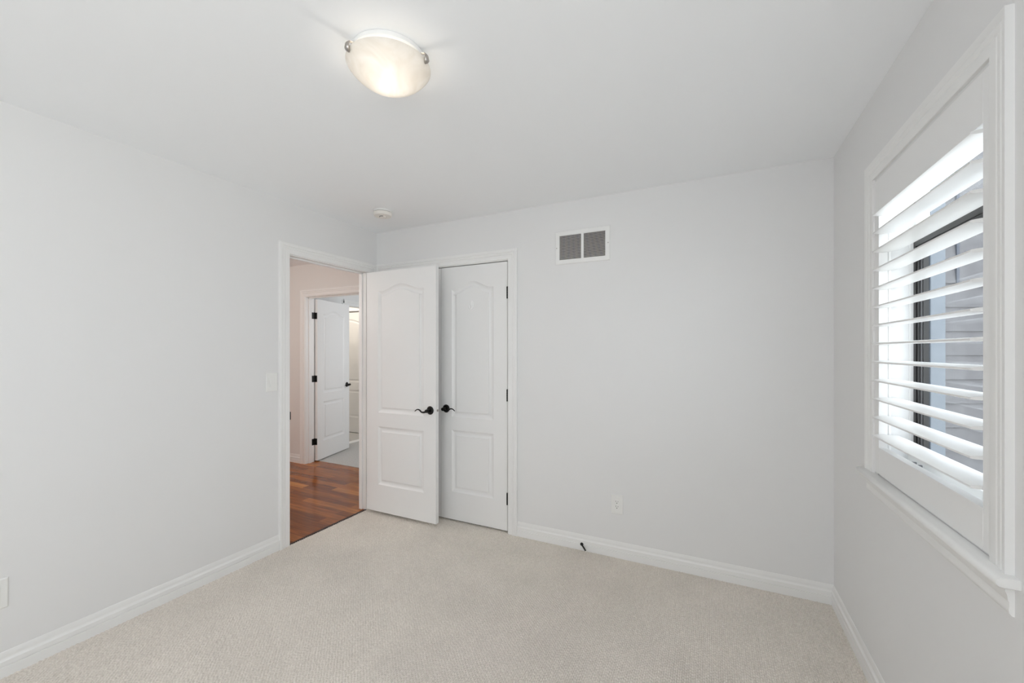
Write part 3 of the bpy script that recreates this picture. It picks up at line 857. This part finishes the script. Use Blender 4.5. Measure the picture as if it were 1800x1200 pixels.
def decora_outlet(root):
    plate(MB(), 0.080, 0.128).build('cover_plate', M['plastic'], root)
    b = MB().box(-0.0168, 0.0168, -0.0075, -0.0045, -0.0335, 0.0335); f_ = b.build('outlet_face', M['plastic'], root, bevel=0.001)
    b = MB()
    for zc in (0.0165, -0.0165):
        b.box(-0.0078, -0.0056, -0.0082, -0.0070, zc + 0.0005, zc + 0.0085); b.box(0.0056, 0.0076, -0.0082, -0.0070, zc + 0.0010, zc + 0.0078)
        b.lathe([(0.0, -0.0070), (0.0028, -0.0070), (0.0028, -0.0082), (0.0, -0.0082)], c=(0, 0, zc - 0.0068), axis='Y', seg=14)
    b.build('socket_slots', M['dark'], f_)
    for z in (0.0505, -0.0505):
        MB().lathe([(0.0, -0.0050), (0.0030, -0.0050), (0.0027, -0.0066), (0.0, -0.0070)], c=(0, 0, z), axis='Y', seg=12).build('screw', M['plastic'], root, smooth=40)


wo = thing('wall_outlet', (-0.566, YB, 0.352), 'white double wall outlet below the air vent', 'outlet')
decora_outlet(wo)
lo = thing('wall_outlet', (XL, 0.590, 0.352), 'white wall outlet low on the wall with the doorway, cut by the frame edge', 'outlet', rz=R(90))
decora_outlet(lo)
sw = thing('light_switch', (XL, 1.797, 1.168), 'white rocker light switch beside the open doorway', 'light switch', rz=R(90))
plate(MB(), 0.082, 0.126).build('cover_plate', M['plastic'], sw)
b = MB().box(-0.0175, 0.0175, -0.0072, -0.004, -0.0345, 0.0345); b.build('rocker_frame', M['plastic'], sw, bevel=0.0008)
b = MB(); b.rings([[(-0.0158, -0.006, -0.0325), (0.0158, -0.006, -0.0325), (0.0158, -0.006, 0.0325), (-0.0158, -0.006, 0.0325)], [(-0.0156, -0.0118, -0.032), (0.0156, -0.0118, -0.032), (0.0156, -0.0076, 0.032), (-0.0156, -0.0076, 0.032)]])
b.build('rocker', M['plastic'], sw, bevel=0.0006)

# ------------------------------------------------------------------ door stop on the baseboard
ds = thing('door_stop', (-0.806, YB - 0.0125, 0.040), 'small black door stop with white tip on the baseboard', 'door stop')
MB().lathe([(0.0, 0.001), (0.0115, 0.001), (0.0115, -0.003), (0.0085, -0.0065), (0.006, -0.008), (0.0, -0.008)], axis='Y', seg=24).build('base_flange', M['black'], ds, smooth=40)
A = Vector((0.002, -0.008, -0.001)); Bp = Vector((0.037, -0.030, -0.027))
P = [A + (Bp - A) * (k / 24) for k in range(25)]
MB().tube([(0, -0.006, 0), *P], [0.0055] * 2 + [0.0050 + 0.0007 * (k % 2) for k in range(24)], seg=12).build('spring_rod', M['black'], ds, smooth=30)
dv = (Bp - A).normalized()
MB().tube([Bp, Bp + dv * 0.004, Bp + dv * 0.009, Bp + dv * 0.011], [0.0060, 0.0064, 0.0058, 0.003], seg=14).build('rubber_tip', M['rubber'], ds, smooth=40)

# ------------------------------------------------------------------ pull cord in the far room
pc = thing('pull_cord', (-4.72, 4.205, H), 'pull cord with dark end hanging above the far door', 'cord')
MB().lathe([(0.0, -0.0003), (0.018, -0.0003), (0.016, -0.010), (0.0, -0.012)], seg=20).build('ceiling_cap', M['plastic'], pc, smooth=40)
MB().tube([(0, 0, -0.010), (0, 0, -0.16), (0, 0, -0.315)], 0.0012, seg=8, up=(1, 0, 0)).build('string', M['plastic'], pc)
o = MB().tube([(0, 0, -0.312), (0, 0, -0.33), (0, 0, -0.36), (0, 0, -0.372)], [0.002, 0.0045, 0.0075, 0.004], seg=12, up=(1, 0, 0)).build('cord_end', M['dark'], pc, smooth=50)
o['label'] = 'dark cord end'
